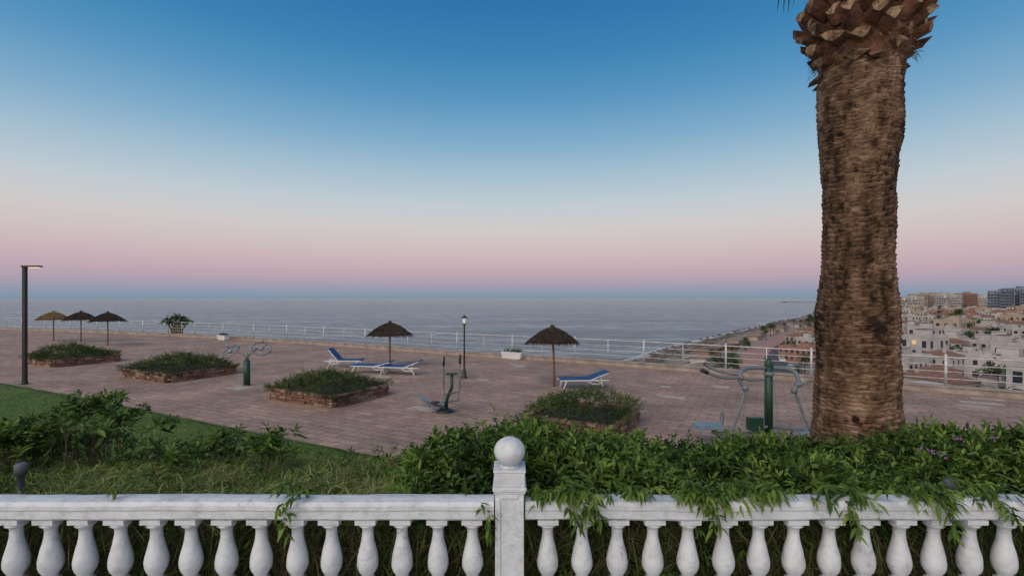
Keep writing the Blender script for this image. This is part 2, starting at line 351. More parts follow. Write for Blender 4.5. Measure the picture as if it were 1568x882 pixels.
# right hedge
hp_x=[560,620,650,700,740,775,830,880,930,960,1000,1060,1100,1200,1260,1300,1400,1450,1500,1568,1800]
hp_y=[745,735,688,676,668,655,650,668,684,690,700,716,706,696,708,718,708,690,676,680,680]
def hedge_top(X,Y):
    px=784+F*X/3.9; return H-(np.interp(px,hp_x,hp_y)-HY)/F*3.9
n=3900; X=R.uniform(-.85,6.2,n); Y=3.22+R.beta(1.2,1.5,n)*1.6; X=np.where(R.random(n)<.5,X,R.uniform(-.75,4.6,n))
top=hedge_top(X,Y); u=(Y-3.2)/1.6; crossf=np.clip(np.sin(np.pi*np.clip(u*.85+.13,0,1)),.1,1)**.6
base=1.98
patch=np.array([noise.noise(Vector((x*1.6,y*1.6,20))) for x,y in zip(X,Y)])
lump=np.array([noise.noise(Vector((x*2.6,y*2.6,0)))*.20+noise.noise(Vector((x*8,y*8,5)))*.11 for x,y in zip(X,Y)])
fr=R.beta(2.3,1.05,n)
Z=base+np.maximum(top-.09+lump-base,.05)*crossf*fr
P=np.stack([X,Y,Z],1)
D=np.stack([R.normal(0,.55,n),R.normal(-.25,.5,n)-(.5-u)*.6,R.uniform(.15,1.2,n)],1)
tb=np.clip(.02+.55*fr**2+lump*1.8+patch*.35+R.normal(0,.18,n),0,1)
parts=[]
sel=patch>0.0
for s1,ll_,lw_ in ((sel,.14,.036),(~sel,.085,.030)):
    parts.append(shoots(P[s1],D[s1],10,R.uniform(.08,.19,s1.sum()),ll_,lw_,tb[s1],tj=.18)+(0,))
# long straggling shoots standing out of the hedge
n=150; X=R.uniform(-.7,5.4,n); Y=R.uniform(3.3,4.2,n); tp=hedge_top(X,Y)
P=np.stack([X,Y,tp-R.uniform(.05,.18,n)],1); D=np.stack([R.normal(0,.5,n),R.normal(-.1,.3,n),np.ones(n)],1)
parts.append(shoots(P,D,11,R.uniform(.12,.28,n),.11,.028,R.uniform(.45,1,n),1.0,.35)+(0,))
# overhanging sprays across the rail
n=230; cl=np.array([(.12),(.35),(.42),(.75),(1.2),(1.25),(1.45),(2.0),(2.15),(2.6),(2.7),(3.0),(-1.4),(-2.4),(1.6),(.38)]); X=cl[R.integers(0,len(cl),n)]+R.normal(0,.07,n)
P=np.stack([X,R.uniform(3.02,3.2,n),R.uniform(2.235,2.33,n)],1); P[:,2]=np.where(P[:,1]<3.14,np.maximum(P[:,2],2.27),P[:,2])
sub=P[:,0]<-.2; keep=~sub|(R.random(n)<.25); P=P[keep]; n=len(P)
D=np.stack([R.normal(0,.5,n),R.normal(-.8,.3,n),R.normal(-.15,.25,n)],1)
parts.append(shoots(P,D,8,R.uniform(.05,.16,n),.09,.028,R.uniform(.4,.95,n),.9,.5)+(0,))
# hanging tendrils in front of the rail
for cx_ in (.44,.50,.36,1.22,2.08,2.66,3.02,-.17,-1.42):
    L_=random.uniform(.08,.20); n=7; t_=np.linspace(0,1,n)
    P=np.stack([cx_+R.normal(0,.012,n)+.04*t_,np.full(n,2.965),2.25-t_*L_],1); D=np.stack([R.normal(0,.6,n),R.normal(-.5,.2,n),R.normal(-.6,.3,n)],1)
    parts.append(shoots(P,D,3,np.full(n,.03),.075,.026,R.uniform(.4,.9,n),1.0,.4)+(0,))
    parts.append(stems(P[:-1],P[1:],.005,.3)+(1,))
# stems
n=1500; X=R.uniform(-.7,6,n); Y=R.uniform(3.25,4.7,n); tp=hedge_top(X,Y)
P0=np.stack([X,Y,np.full(n,1.95)],1); P1=P0+np.stack([R.normal(0,.12,n),R.normal(0,.12,n),(tp-2.1)*R.uniform(.5,1.0,n)],1)
parts.append(stems(P0,P1,.007,.2)+(1,))
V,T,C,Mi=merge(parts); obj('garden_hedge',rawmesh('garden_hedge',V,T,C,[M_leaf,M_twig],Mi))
# flowers
fl=MB()
for px,py in ((1440,668),(1396,684),(1408,688),(1452,672),(1425,696),(1500,670)):
    d=3.7
    for _ in range(6):
        c=((px-784)/F*d+random.gauss(0,.012),d+random.gauss(0,.02)-.1,H-(py-HY)/F*d+random.gauss(0,.010)+.02)
        fl.lathe(c,[(0,-.005),(.007,0),(.004,.006),(0,.007)],0,5)
fl.build('purple_lantana_flowers',[M_pur])
# left: shrubs on the crest
sp=[(15,650,30,40),(50,650,30,32),(112,622,16,12),(148,605,22,24),(188,628,18,14),(110,662,50,26),(40,680,55,40),(170,662,35,24),(240,645,14,9),(250,690,30,18),(330,662,24,22),(345,695,30,14),(415,662,22,24),(430,696,26,14),(622,694,22,20),(200,700,50,20),(80,700,60,30),(300,680,30,14),(520,712,30,16)]
parts=[]
for px,py,wpx,cnt in sp:
    d=4.6+R.uniform(-.3,.4); cx=(px-784)/F*d; cz=H-(py-HY)/F*d; wd=wpx/F*d; n=cnt
    P=np.stack([cx+R.normal(0,wd*.5,n),d+R.normal(0,.16,n),cz-np.abs(R.normal(0,.08,n))-.05],1)
    D=np.stack([R.normal(0,.55,n),R.normal(-.1,.5,n),R.uniform(.3,1.2,n)],1)
    parts.append(shoots(P,D,9,R.uniform(.05,.13,n),.12,.036,np.clip(R.normal(.45,.24,n),0,1))+(0,))
    ns=min(n,22); P0=P[:ns].copy(); P0[:,2]=1.85; P0[:,0]=cx+(P0[:,0]-cx)*.4
    parts.append(stems(P0,P[:ns]+D[:ns]*.05,.009,.2)+(1,))
V,T,C,Mi=merge(parts); obj('wild_shrub_bed',rawmesh('wild_shrub_bed',V,T,C,[M_leaf,M_twig],Mi))
# grass bank
n=95000; X=R.uniform(-6.5,-.2,n); X=np.where(R.random(n)<.10,R.uniform(-.2,6,n),X); Y=3.2+R.random(n)**1.1*2.3
clump=np.array([noise.noise(Vector((x*2.2,y*2.2,1)))+.7*noise.noise(Vector((x*6,y*6,8))) for x,y in zip(X,Y)])
bz=np.array([bankz(x,max(y,3.3)) for x,y in zip(X,Y)])
Ln=np.clip(R.gamma(4,.036,n)*(1+1.4*clump),.03,.34)*np.where(Y>4.2,.8,1)
lean=np.stack([clump*1.8+R.normal(0,.5,n),R.normal(-.15,.45,n),np.ones(n)],1)
ti=np.clip(.5+clump*.9+R.normal(0,.22,n),0,1); dry=R.random(n)<.22
a=~dry
p1=blades(np.stack([X,Y,bz-.01],1)[a],lean[a],Ln[a],R.uniform(.005,.012,a.sum()),ti[a],.5)
p2=blades(np.stack([X,Y,bz-.01],1)[dry],lean[dry],Ln[dry]*1.1,R.uniform(.003,.007,dry.sum()),ti[dry],.5)
V,T,C,Mi=merge([p1+(0,),p2+(1,)]); obj('wild_grass',rawmesh('wild_grass',V,T,C,[M_grass,M_dry],Mi))
# mown lawn blades beyond the crest
n=120000; X=-R.random(n)**1.2*25-.3; e=np.interp(X,LX,LY); Y=7.6+(e-7.6)*R.random(n)+R.normal(0,.02,n)
cl=np.array([noise.noise(Vector((x*.9,y*.9,2)))+.6*noise.noise(Vector((x*3,y*3,4))) for x,y in zip(X,Y)])
D=np.stack([R.normal(0,.5,n),R.normal(0,.5,n),np.ones(n)],1)
M_mown=leafmat('mown_grass',(.06,.105,.02),(.13,.23,.045),(.25,.33,.09),.25,.7)
p=blades(np.stack([X,Y,np.full(n,.03)],1),D,R.uniform(.03,.08,n),R.uniform(.010,.02,n),np.clip(.45+cl*.6+R.normal(0,.2,n),0,1),.4)
obj('lawn_blades',rawmesh('lawn_blades',*p,[M_mown]))
# low weeds at rail
n=600; X=R.uniform(-6,-.2,n); P=np.stack([X,R.uniform(3.2,4.7,n),1.97+R.uniform(0,.10,n)],1)
D=np.stack([R.normal(0,.6,n),R.normal(-.3,.5,n),R.uniform(.2,1,n)],1)
p=shoots(P,D,7,R.uniform(.03,.08,n),.055,.018,np.clip(R.normal(.5,.2,n),0,1))
obj('low_weeds',rawmesh('low_weeds',*p,[M_leaf]))
# tangle behind balusters
n=28000; X=R.uniform(-5,5,n); Z=R.uniform(1.3,2.15,n); Y=3.27-R.uniform(0,.10,n)
cl=np.array([noise.noise(Vector((x*3,z*3,9))) for x,z in zip(X,Z)])
D=np.stack([cl*2+R.normal(0,.7,n),R.normal(-.25,.15,n),R.normal(-.6,.6,n)],1)
dry=(R.random(n)+cl*.8)>.5; a=~dry; P=np.stack([X,Y,Z],1); Ln=R.uniform(.08,.28,n)
p1=blades(P[a],D[a],Ln[a],R.uniform(.004,.009,a.sum()),np.clip(R.normal(.25,.22,a.sum()),0,1),.3)
p2=blades(P[dry],D[dry],Ln[dry],R.uniform(.003,.006,dry.sum()),np.clip(R.normal(.35,.25,dry.sum()),0,1),.3)
n=500; P=np.stack([R.uniform(-4.5,4.5,n),R.uniform(3.16,3.25,n),R.uniform(1.4,2.1,n)],1)
D=np.stack([R.normal(0,.6,n),R.normal(-.4,.2,n),R.normal(0,.6,n)],1)
p3=shoots(P,D,7,R.uniform(.03,.1,n),.07,.026,np.clip(R.normal(.4,.2,n),0,1))
V,T,C,Mi=merge([p1+(0,),p2+(1,),p3+(2,)]); obj('hanging_vine_tangle',rawmesh('hanging_vine_tangle',V,T,C,[M_tangle,M_dry,M_leaf],Mi))
# ------------------------------------------------------------ palm
YP=5.2
prof_px=[(-60,1262,1374),(20,1258,1378),(75,1253,1383),(120,1250,1384),(160,1250,1382),(200,1251,1380),(240,1254,1375),(290,1258,1370),(340,1258,1370),(400,1257,1367),(430,1253,1371),(480,1246,1376),(560,1246,1378),(620,1243,1380),(690,1238,1386),(800,1232,1394)]
py_=np.array([p[0] for p in prof_px]); zz=H-(py_-HY)/F*YP
cxs=(np.array([(p[1]+p[2])/2 for p in prof_px])-784)/F*YP; rad=np.array([(p[2]-p[1])/2 for p in prof_px])/F*YP*.815
o_=np.argsort(zz); zz=zz[o_];cxs=cxs[o_];rad=rad[o_]
nr,ns=1200,340; zs=np.linspace(1.7,6.6,nr); V=np.zeros((nr,ns,3)); C=np.zeros((nr,ns))
th=np.linspace(0,2*math.pi,ns,endpoint=False)
nz_=noise.noise
for i,z in enumerate(zs):
    cx=np.interp(z,zz,cxs); rr_=np.interp(z,zz,rad)
    zw=z+.06*nz_(Vector((0,0,z*2.3)))
    for j in range(ns):
        c,s=math.cos(th[j]),math.sin(th[j])
        wv=nz_(Vector((c*1.2,s*1.2,z*.9)))*.06+nz_(Vector((c*3.2,s*3.2,z*3)))*.020+nz_(Vector((c*10,s*10,z*10)))*.011
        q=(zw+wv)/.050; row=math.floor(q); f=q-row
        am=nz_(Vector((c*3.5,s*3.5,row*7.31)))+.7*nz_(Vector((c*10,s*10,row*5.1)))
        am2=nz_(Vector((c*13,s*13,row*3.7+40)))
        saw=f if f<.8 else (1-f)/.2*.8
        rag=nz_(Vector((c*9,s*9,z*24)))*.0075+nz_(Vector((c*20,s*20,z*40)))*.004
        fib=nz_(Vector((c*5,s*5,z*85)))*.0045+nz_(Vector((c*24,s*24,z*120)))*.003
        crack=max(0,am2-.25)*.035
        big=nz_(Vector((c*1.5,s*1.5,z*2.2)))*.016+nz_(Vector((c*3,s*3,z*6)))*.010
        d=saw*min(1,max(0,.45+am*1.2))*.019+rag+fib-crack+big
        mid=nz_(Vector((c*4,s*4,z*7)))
        tt=.17+saw*(.14+.22*am)+rag*13+fib*20+am*.20-crack*8+nz_(Vector((c*2,s*2,z*1.1)))*.40+mid*.30  # grooves and cracks tinted darker: occlusion painted in on top of bark dirt
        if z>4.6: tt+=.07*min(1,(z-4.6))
        x=cx+c*(rr_+d); y=YP+s*(rr_+d)
        if y<YP-.2:
            e=((x-3.47+.02*rag*40)/.028)**2+((z-2.28)/.042)**2
            if e<1.3: tt-=.9*max(0,1.3-e)
        V[i,j]=(x,y,z); C[i,j]=tt
idx=np.arange(nr*ns).reshape(nr,ns); a=idx[:-1,:];b_=np.roll(idx,-1,1)[:-1,:];c_=np.roll(idx,-1,1)[1:,:];d_=idx[1:,:]
tr=np.concatenate([np.stack([a,b_,c_],-1).reshape(-1,3),np.stack([a,c_,d_],-1).reshape(-1,3)])
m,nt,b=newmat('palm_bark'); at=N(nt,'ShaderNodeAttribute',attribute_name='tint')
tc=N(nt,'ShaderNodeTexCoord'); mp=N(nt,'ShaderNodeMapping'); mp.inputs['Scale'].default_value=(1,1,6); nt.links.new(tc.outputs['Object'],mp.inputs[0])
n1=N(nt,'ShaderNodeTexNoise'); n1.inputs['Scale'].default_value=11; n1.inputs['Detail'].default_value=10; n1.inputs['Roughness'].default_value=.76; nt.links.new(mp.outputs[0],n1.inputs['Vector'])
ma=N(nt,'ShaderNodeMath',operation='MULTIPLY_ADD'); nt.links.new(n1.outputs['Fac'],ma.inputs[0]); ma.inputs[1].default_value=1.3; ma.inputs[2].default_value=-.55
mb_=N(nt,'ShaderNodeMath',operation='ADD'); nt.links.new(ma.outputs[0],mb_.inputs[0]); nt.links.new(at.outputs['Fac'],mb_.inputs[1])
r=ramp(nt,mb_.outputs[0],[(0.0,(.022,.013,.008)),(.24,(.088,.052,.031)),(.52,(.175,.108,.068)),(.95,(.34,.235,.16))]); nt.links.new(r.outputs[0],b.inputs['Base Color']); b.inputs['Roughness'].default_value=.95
b.inputs['Specular IOR Level'].default_value=.2
bp=N(nt,'ShaderNodeBump'); bp.inputs['Strength'].default_value=.8; bp.inputs['Distance'].default_value=.014; nt.links.new(n1.outputs['Fac'],bp.inputs['Height']); nt.links.new(bp.outputs[0],b.inputs['Normal'])
proot=bpy.data.objects.new('palm_tree',None); S.collection.objects.link(proot)
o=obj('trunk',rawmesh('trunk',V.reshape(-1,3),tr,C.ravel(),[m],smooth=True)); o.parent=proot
M_stub=mat('frond_stub',(.20,.09,.045),(.045,.022,.014),9,.85,.5,40)
M_cut=mat('frond_cut_face',(.40,.27,.165),(.10,.055,.03),11,.9,.6,50,lo=.38,hi=.6)
q=MB(); cx0=(1320-784)/F*YP
q.tube([(cx0,YP,5.9),(cx0,YP,6.15),(cx0,YP,7.6)],[.36,.44,.40],0,20)
tiers=10
for k_ in range(tiers):
    z0=6.03+k_*.115; rb=.42+.14*math.sin(min(k_/3.0,1)*math.pi*.5)- max(0,k_-5)*.03
    npr=13
    for j in range(npr):
        a=2*math.pi*(j+.5*(k_%2))/npr+random.uniform(-.13,.13)
        if k_==0 and random.random()<.25: continue
        el=math.radians(random.uniform(0,32)+k_*5); Ls=random.uniform(.12,.26)
        if k_==0: el=math.radians(random.uniform(-45,0))
        d=Vector((math.cos(a)*math.cos(el),math.sin(a)*math.cos(el),math.sin(el)))
        sd_=Vector((-math.sin(a),math.cos(a),0)); up=sd_.cross(d)*-1
        if up.z<0: up=-up
        c0=Vector((cx0+math.cos(a)*(rb-.13),YP+math.sin(a)*(rb-.13),z0+random.uniform(-.03,.03))); c1=c0+d*Ls
        cs=[(-1.1,.15),(-.6,-.55),(-.05,-1.05),(.55,-.6),(1.1,.15),(.45,.5),(-.4,.6)]
        w0=random.uniform(.085,.11);w1=random.uniform(.055,.105); h0=.06;h1=random.uniform(.035,.065)
        sl=random.uniform(-.9,.9)
        A=[c0+sd_*x*w0+up*y*h0 for x,y in cs]; Bv=[c1+sd_*(x*w1+random.uniform(-.014,.014))+up*(y*h1+random.uniform(-.012,.012))+d*(y*.04+x*sl*.05) for x,y in cs]
        kk=len(cs); vs=A+Bv+[c1+d*.004]
        q.add(vs,[(i,(i+1)%kk,kk+(i+1)%kk,kk+i) for i in range(kk)],0)
        q.add(vs[kk:],[(i,(i+1)%kk,kk) for i in range(kk)],1)
o=q.build('cut_frond_bases',[M_stub,M_cut],bevel=.004); o.parent=proot
# fibre skirt
n=1000; a=R.uniform(0,2*np.pi,n); rr_=R.uniform(.38,.48,n); P=np.stack([cx0+np.cos(a)*rr_,YP+np.sin(a)*rr_,R.uniform(5.98,6.6,n)],1)
D=np.stack([np.cos(a),np.sin(a),R.uniform(-1.6,.3,n)],1)
p=blades(P,D,R.uniform(.03,.09,n),R.uniform(.004,.012,n),R.uniform(0,.8,n),.4)
o=obj('fibres',rawmesh('fibres',*p,[leafmat('palm_fibre',(.03,.015,.01),(.12,.06,.03),(.25,.14,.07),.1,.9)])); o.parent=proot
# fronds (mostly above the picture)
parts=[]; rq=MB()
nf=34
for i in range(nf):
    a=i*2.399; e0=math.radians(50+35*(i/nf)); Lf=random.uniform(2.6,3.4)
    pts_=[];p=Vector((cx0+math.cos(a)*.3,YP+math.sin(a)*.3,7.05+.5*i/nf)); el=e0
    for s_ in range(16):
        pts_.append(p.copy()); d=Vector((math.cos(a)*math.cos(el),math.sin(a)*math.cos(el),math.sin(el)))
        p=p+d*Lf/15; el-=math.radians(2.6)
    rq.tube(pts_,[.028*(1-s_/17) +.004 for s_ in range(16)],0,5)
    A=np.array([list(x) for x in pts_]); tt=np.linspace(.12,1,60); idx_=tt*15; i0=np.clip(np.floor(idx_).astype(int),0,14); fr=idx_-i0
    PP=A[i0]*(1-fr)[:,None]+A[i0+1]*fr[:,None]; tan=nrm(A[i0+1]-A[i0]); side=nrm(np.cross(tan,[0,0,1.]))
    for sg in(-1,1):
        DD=tan*.7+side*sg*.8+np.array([0,0,.25])+R.normal(0,.08,(60,3)); LL=.45*np.sin(np.pi*np.clip(tt*.85+.1,0,1))+.05
        parts.append(blades(PP,DD,LL,np.full(60,.022),np.clip(R.normal(.45,.15,60),0,1),.25)+(0,))
# one old frond on the left whose leaflets hang into view
rq.tube([(cx0-.3,YP,6.95),(cx0-.6,YP-.05,6.88),(cx0-.95,YP-.1,6.80)],[.02,.014,.008],0,5)
n=7; xx=np.linspace(.62,.92,n); P=np.stack([cx0-xx,np.full(n,YP-.08),6.88-(xx-.6)*.25],1); D=np.stack([R.uniform(-.45,.05,n),R.normal(0,.2,n),-np.ones(n)],1)
parts.append(blades(P,D,R.uniform(.2,.36,n),np.full(n,.02),np.full(n,.25),.1)+(0,))
V,T,C,Mi=merge(parts); M_palmleaf=leafmat('palm_frond',(.02,.04,.015),(.05,.09,.025),(.11,.15,.05))
o=obj('fronds',rawmesh('fronds',V,T,C,[M_palmleaf],Mi)); o.parent=proot
o=rq.build('frond_ribs',[mat('frond_rib',(.16,.17,.06),(.1,.1,.04))]); o.parent=proot
# ------------------------------------------------------------ brick planters
M_brick=[mat('planter_stone_a',(.25,.13,.085),(.13,.065,.045),8,.9,.5,30),mat('planter_stone_b',(.34,.24,.17),(.2,.13,.09),8,.9,.5,30),mat('planter_stone_c',(.17,.10,.075),(.09,.05,.04),8,.9,.5,30)]
def planter(c,su,sv,name='brick_planter'):
    q=MB()
    rows=4;hh=.095
    for si in range(4):
        L=su if si%2==0 else sv; off=(sv if si%2==0 else su)/2
        rot=si*math.pi/2
        for r_ in range(rows):
            x=-L/2+(.0 if r_%2 else .12)
            while x<L/2-.05:
                bw=random.uniform(.16,.42); bw=min(bw,L/2-x)
                jo=random.uniform(-.03,.03)
                p=Matrix.Rotation(rot,3,'Z')@Vector((x+bw/2,-off+jo,0))
                q.box((p.x,p.y,hh*(r_+.5)+random.uniform(-.006,.006)+(random.uniform(-.01,.02) if r_==3 else 0)),(bw-.012,.2+random.uniform(0,.02)-.002*si,hh-.008),random.choice([0,0,1,2]),rot+random.uniform(-.03,.03))
                x+=bw
    q.box((0,0,.16),(su-.06,sv-.06,.3),3)
    q.build(name,M_brick+[M_soil],(c[0],c[1],0),ANG,bevel=.012)
    n=int(140*su*sv); U=R.uniform(-.5,.5,n);W=R.uniform(-.5,.5,n)
    hgt=.36+.56*np.clip(1-(np.abs(U)*1.95)**2,0,1)*np.clip(1-(np.abs(W)*1.95)**2,0,1)
    lump=np.array([noise.noise(Vector((u_*su*1.4+c[0],w_*sv*1.4,c[1])))*.30+noise.noise(Vector((u_*su*4+c[0],w_*sv*4,c[1])))*.16 for u_,w_ in zip(U,W)])
    fr=R.beta(3,1,n)
    Zt=.28+(hgt-.28+lump)*fr
    P=np.stack([U*(su+.26),W*(sv+.26),np.maximum(Zt,.28)],1)
    D=np.stack([R.normal(0,.6,n)+U*1.4,R.normal(0,.6,n)+W*1.4,R.uniform(.2,1,n)],1)
    p=shoots(P,D,12,R.uniform(.10,.28,n),.10,.022,np.clip(.4+lump*2+R.normal(0,.2,n),0,1),.8,.1)
    obj('planter_shrub',rawmesh('planter_shrub',*p,[M_jun]),(c[0],c[1],0),ANG)
def pc(L,Fp,Rp):
    l=G(*L);f=G(*Fp);r_=G(*Rp); return ((l[0]+r_[0])/2,(l[1]+r_[1])/2), math.dist(l,f),math.dist(f,r_)
for L,Fp,Rp in (((415,610),(512,625),(590,604)),((190,577),(265,588),(358,571)),((47,557),(100,563),(172,552)),((797,654),(935,668),(985,648))):
    c,a,b_=pc(L,Fp,Rp); planter(c,max(2.4,min(a,3.6)),max(2.2,min(b_,2.9)))
# ------------------------------------------------------------ thatch parasols
M_pole=mat('wood_pole',(.30,.17,.09),(.18,.10,.05),8,.8,.3,30,stretch=(1,1,.2))
def parasol(px,py,ypx_apex,rad_,gold=False,tilt=0):
    x,y=G(px,py); hgt=(py-ypx_apex)/(py-HY)*H
    tm=leafmat('thatch_gold' if gold else 'thatch_brown',*(((.10,.06,.025),(.28,.18,.08),(.42,.29,.14)) if gold else ((.02,.014,.011),(.06,.043,.034),(.13,.095,.07))),.1,.9)
    q=MB(); q.tube([(0,0,0),(tilt*.3,0,hgt*.4),(tilt,0,hgt-.1)],[.05,.045,.04],0,10)
    rz=hgt-.72*(rad_/1.05)**.6
    prof=[(0,hgt-.02),(.06,hgt-.04),(.12,hgt-.14),(rad_*.45,hgt-(hgt-rz)*.42),(rad_*.8,hgt-(hgt-rz)*.78),(rad_*.97,rz),(rad_*.93,rz-.03),(rad_*.5,hgt-(hgt-rz)*.55),(.04,hgt-.24)]
    q.lathe((tilt,0,0),[(a,b_) for a,b_ in prof],1,28)
    for j in range(8):
        a=j*math.pi/4+.2; q.tube([(tilt,0,hgt-.26),(tilt+math.cos(a)*rad_*.9,math.sin(a)*rad_*.9,rz-.05)],.014,0,5)
    o=q.build('thatched_parasol',[M_pole,tm],(x,y,0))
    a_=o.data.attributes.new('tint','FLOAT','POINT'); a_.data.foreach_set('value',np.full(len(o.data.vertices),.35,dtype=np.float32))
    n=2600; a=R.uniform(0,2*np.pi,n); t_=R.uniform(0.05,1,n)**.6
    rr_=rad_*t_; zc=np.interp(rr_,[0,.12,rad_*.45,rad_*.8,rad_*.97,rad_*1.1],[hgt,hgt-.14,hgt-(hgt-rz)*.42,hgt-(hgt-rz)*.78,rz,rz-.08])+.015
    P=np.stack([tilt+np.cos(a)*rr_,np.sin(a)*rr_,zc],1)
    D=np.stack([np.cos(a)+R.normal(0,.18,n),np.sin(a)+R.normal(0,.18,n),-.62+R.normal(0,.16,n)],1)
    p=blades(P,D,R.uniform(.10,.24,n),R.uniform(.012,.03,n),np.clip(R.normal(.45,.22,n)+.15*np.sin(t_*25),0,1),.25)
    o2=obj('thatch_straw',rawmesh('thatch_straw',*p,[tm])); o2.parent=o
parasol(849,592,496,.98,tilt=-.08); parasol(597,562,490,1.08); parasol(165,529,476,1.05); parasol(124,524,475,1.05); parasol(82,522,475,1.08,True)
# ------------------------------------------------------------ lamps
M_black=mat('black_metal',(.018,.02,.022),(.012,.012,.014),6,.5,.05)
def emis(name,c,s):
    m,nt,b=newmat(name); b.inputs['Base Color'].default_value=(*c,1); b.inputs['Emission Color'].default_value=(*c,1); b.inputs['Emission Strength'].default_value=s; return m
x,y=G(38,588); hh=(588-407)/(588-HY)*H; q=MB()
q.box((0,0,.01),(.3,.3,.02),0); q.box((0,0,.1),(.16,.16,.16),0,taper=.8); q.box((0,0,hh/2+.09),(.125,.125,hh-.18),0); q.box((.28,0,hh-.03),(.72,.2,.07),0); q.box((.4,0,hh-.075),(.4,.15,.018),1)
q.build('street_lamp',[M_black,emis('led_panel',(1,.75,.5),1.2)],(x,y,0),bevel=.01)
x,y=G(711,579); q=MB(); hh=(579-483)/(579-HY)*H
q.lathe((0,0,0),[(.14,0),(.14,.05),(.09,.08),(.09,.3),(.06,.36),(.045,.4),(.035,1.2),(.05,1.22),(.035,1.25),(.03,hh-.5),(.05,hh-.48),(.03,hh-.45),(.05,hh-.40),(.09,hh-.36)],0,12)
for j in range(6):
    a=j*math.pi/3; q.tube([(math.cos(a)*.08,math.sin(a)*.08,hh-.36),(math.cos(a)*.13,math.sin(a)*.13,hh-.12)],.009,0,4)
q.lathe((0,0,0),[(.075,hh-.355),(.12,hh-.125)],1,6,False)
q.lathe((0,0,0),[(.15,hh-.125),(.14,hh-.10),(.05,hh-.03),(.02,hh-.01),(.02,hh+.03),(0,hh+.04)],0,6,False)
q.lathe((0,0,0),[(0,hh-.33),(.035,hh-.3),(.035,hh-.2),(0,hh-.17)],2,8)
gm,nt,b=newmat('lantern_glass'); b.inputs['Base Color'].default_value=(.75,.76,.72,1); b.inputs['Roughness'].default_value=.3; b.inputs['Emission Color'].default_value=(1,.95,.82,1); b.inputs['Emission Strength'].default_value=.25
q.build('lantern_lamp_post',[M_black,gm,emis('bulb',(1,.9,.7),4)],(x,y,0))
# ------------------------------------------------------------ sun loungers
M_blue=mat('blue_cushion',(.015,.10,.27),(.01,.06,.17),3,.8,.2,40); M_plast=mat('white_plastic',(.70,.70,.70),(.55,.55,.55),4,.4,0)
def lounger(px,py,rot,back=22):
    x,y=G(px,py); q=MB(); z=.34; w=.31; ba=math.radians(back); ca,sa=math.cos(ba),math.sin(ba)
    for s_ in(-1,1):
        q.tube([(-.98,s_*w,z-.04),(-.9,s_*w,z),(.25,s_*w,z),(.95,s_*w,z-.01)],.028,0,6)
        q.tube([(-.72,s_*w,z),(-.80,s_*(w+.02),.15),(-.86,s_*(w+.02),0)],[.03,.025,.028],0,6)
        q.tube([(.5,s_*w,z),(.66,s_*(w+.02),.2),(.76,s_*(w+.02),.02)],[.03,.028,.03],0,6)
        q.tube([(.1,s_*w,z),(.3,s_*w,.2),(.55,s_*w,.19),(.78,s_*w,z)],.022,0,6)
        q.tube([(.25,s_*(w-.03),z+.02),(.25+.72*ca,s_*(w-.03),z+.02+.72*sa)],.024,0,6)
        q.tube([(.25+.45*ca,s_*(w-.03),z+.45*sa),(.62,s_*(w-.03),z)],.015,0,5)
    for i in range(13):
        q.box((-.9+i*.095,0,z+.005),(.06,2*w,.018),0)
    q.box((-.34,0,z+.045),(1.18,.58,.055),1)
    M_=Matrix.Rotation(-ba,3,'Y'); q.box((.25+.38*ca-.02,0,z+.05+.38*sa),(.78,.58,.055),1,0,M_)
    q.tube([(.25+.72*ca,-w+.03,z+.02+.72*sa),(.25+.72*ca,w-.03,z+.02+.72*sa)],.024,0,6)
    q.build('sun_lounger',[M_plast,M_blue],(x,y,0),rot,bevel=.008)
lounger(893,594,ANG*.5+.35,20); lounger(614,573,ANG*.5+.1,20); lounger(570,571,ANG*.5+.1,14); lounger(528,562,ANG*.5+math.pi+.2,48)
# ------------------------------------------------------------ exercise machines
M_green=mat('green_painted_steel',(.014,.065,.04),(.009,.04,.025),6,.45,.05); M_grey=mat('grey_painted_steel',(.20,.23,.25),(.12,.14,.15),6,.4,.05); M_pad=mat('grey_blue_pad',(.22,.33,.42),(.15,.22,.28),5,.6,.1)
# tai-chi wheels
x,y=G(378,590); q=MB()
q.lathe((0,0,0),[(.16,0),(.16,.02),(.11,.05),(.11,.06)],0,12); q.tube([(0,0,.02),(0,0,1.0)],.125,0,12); q.tube([(0,0,1.0),(0,0,1.3)],[.07,.06],1,10)
for sx_ in(-1,1):
    q.tube([(0,0,1.12),(sx_*.12,-.02,1.24),(sx_*.42,-.05,1.36+(.1 if sx_>0 else 0))],.036,1,8)
    c=Vector((sx_*.62,-.06,1.38+(.1 if sx_>0 else 0))); nvec=Vector((sx_*.30,-.55,.72)).normalized(); a=nvec.cross(Vector((0,1,0))).normalized(); b_=nvec.cross(a)
    q.tube([c+(a*math.cos(t_)+b_*math.sin(t_))*.36 for t_ in np.linspace(0,2*math.pi,28,endpoint=False)],.026,1,6,True)
    for k_ in range(3):
        t_=k_*2.094+.4; e=c+(a*math.cos(t_)+b_*math.sin(t_))*.36; q.tube([c,e],.022,1,6); e2=c+(a*math.cos(t_+.6)+b_*math.sin(t_+.6))*.36; q.tube([e2,e2+nvec*.14],.03,2,8)
    q.tube([c-nvec*.06,c+nvec*.06],.08,2,10)
q.build('tai_chi_wheel_machine',[M_green,M_grey,M_pad],(x,y,0))
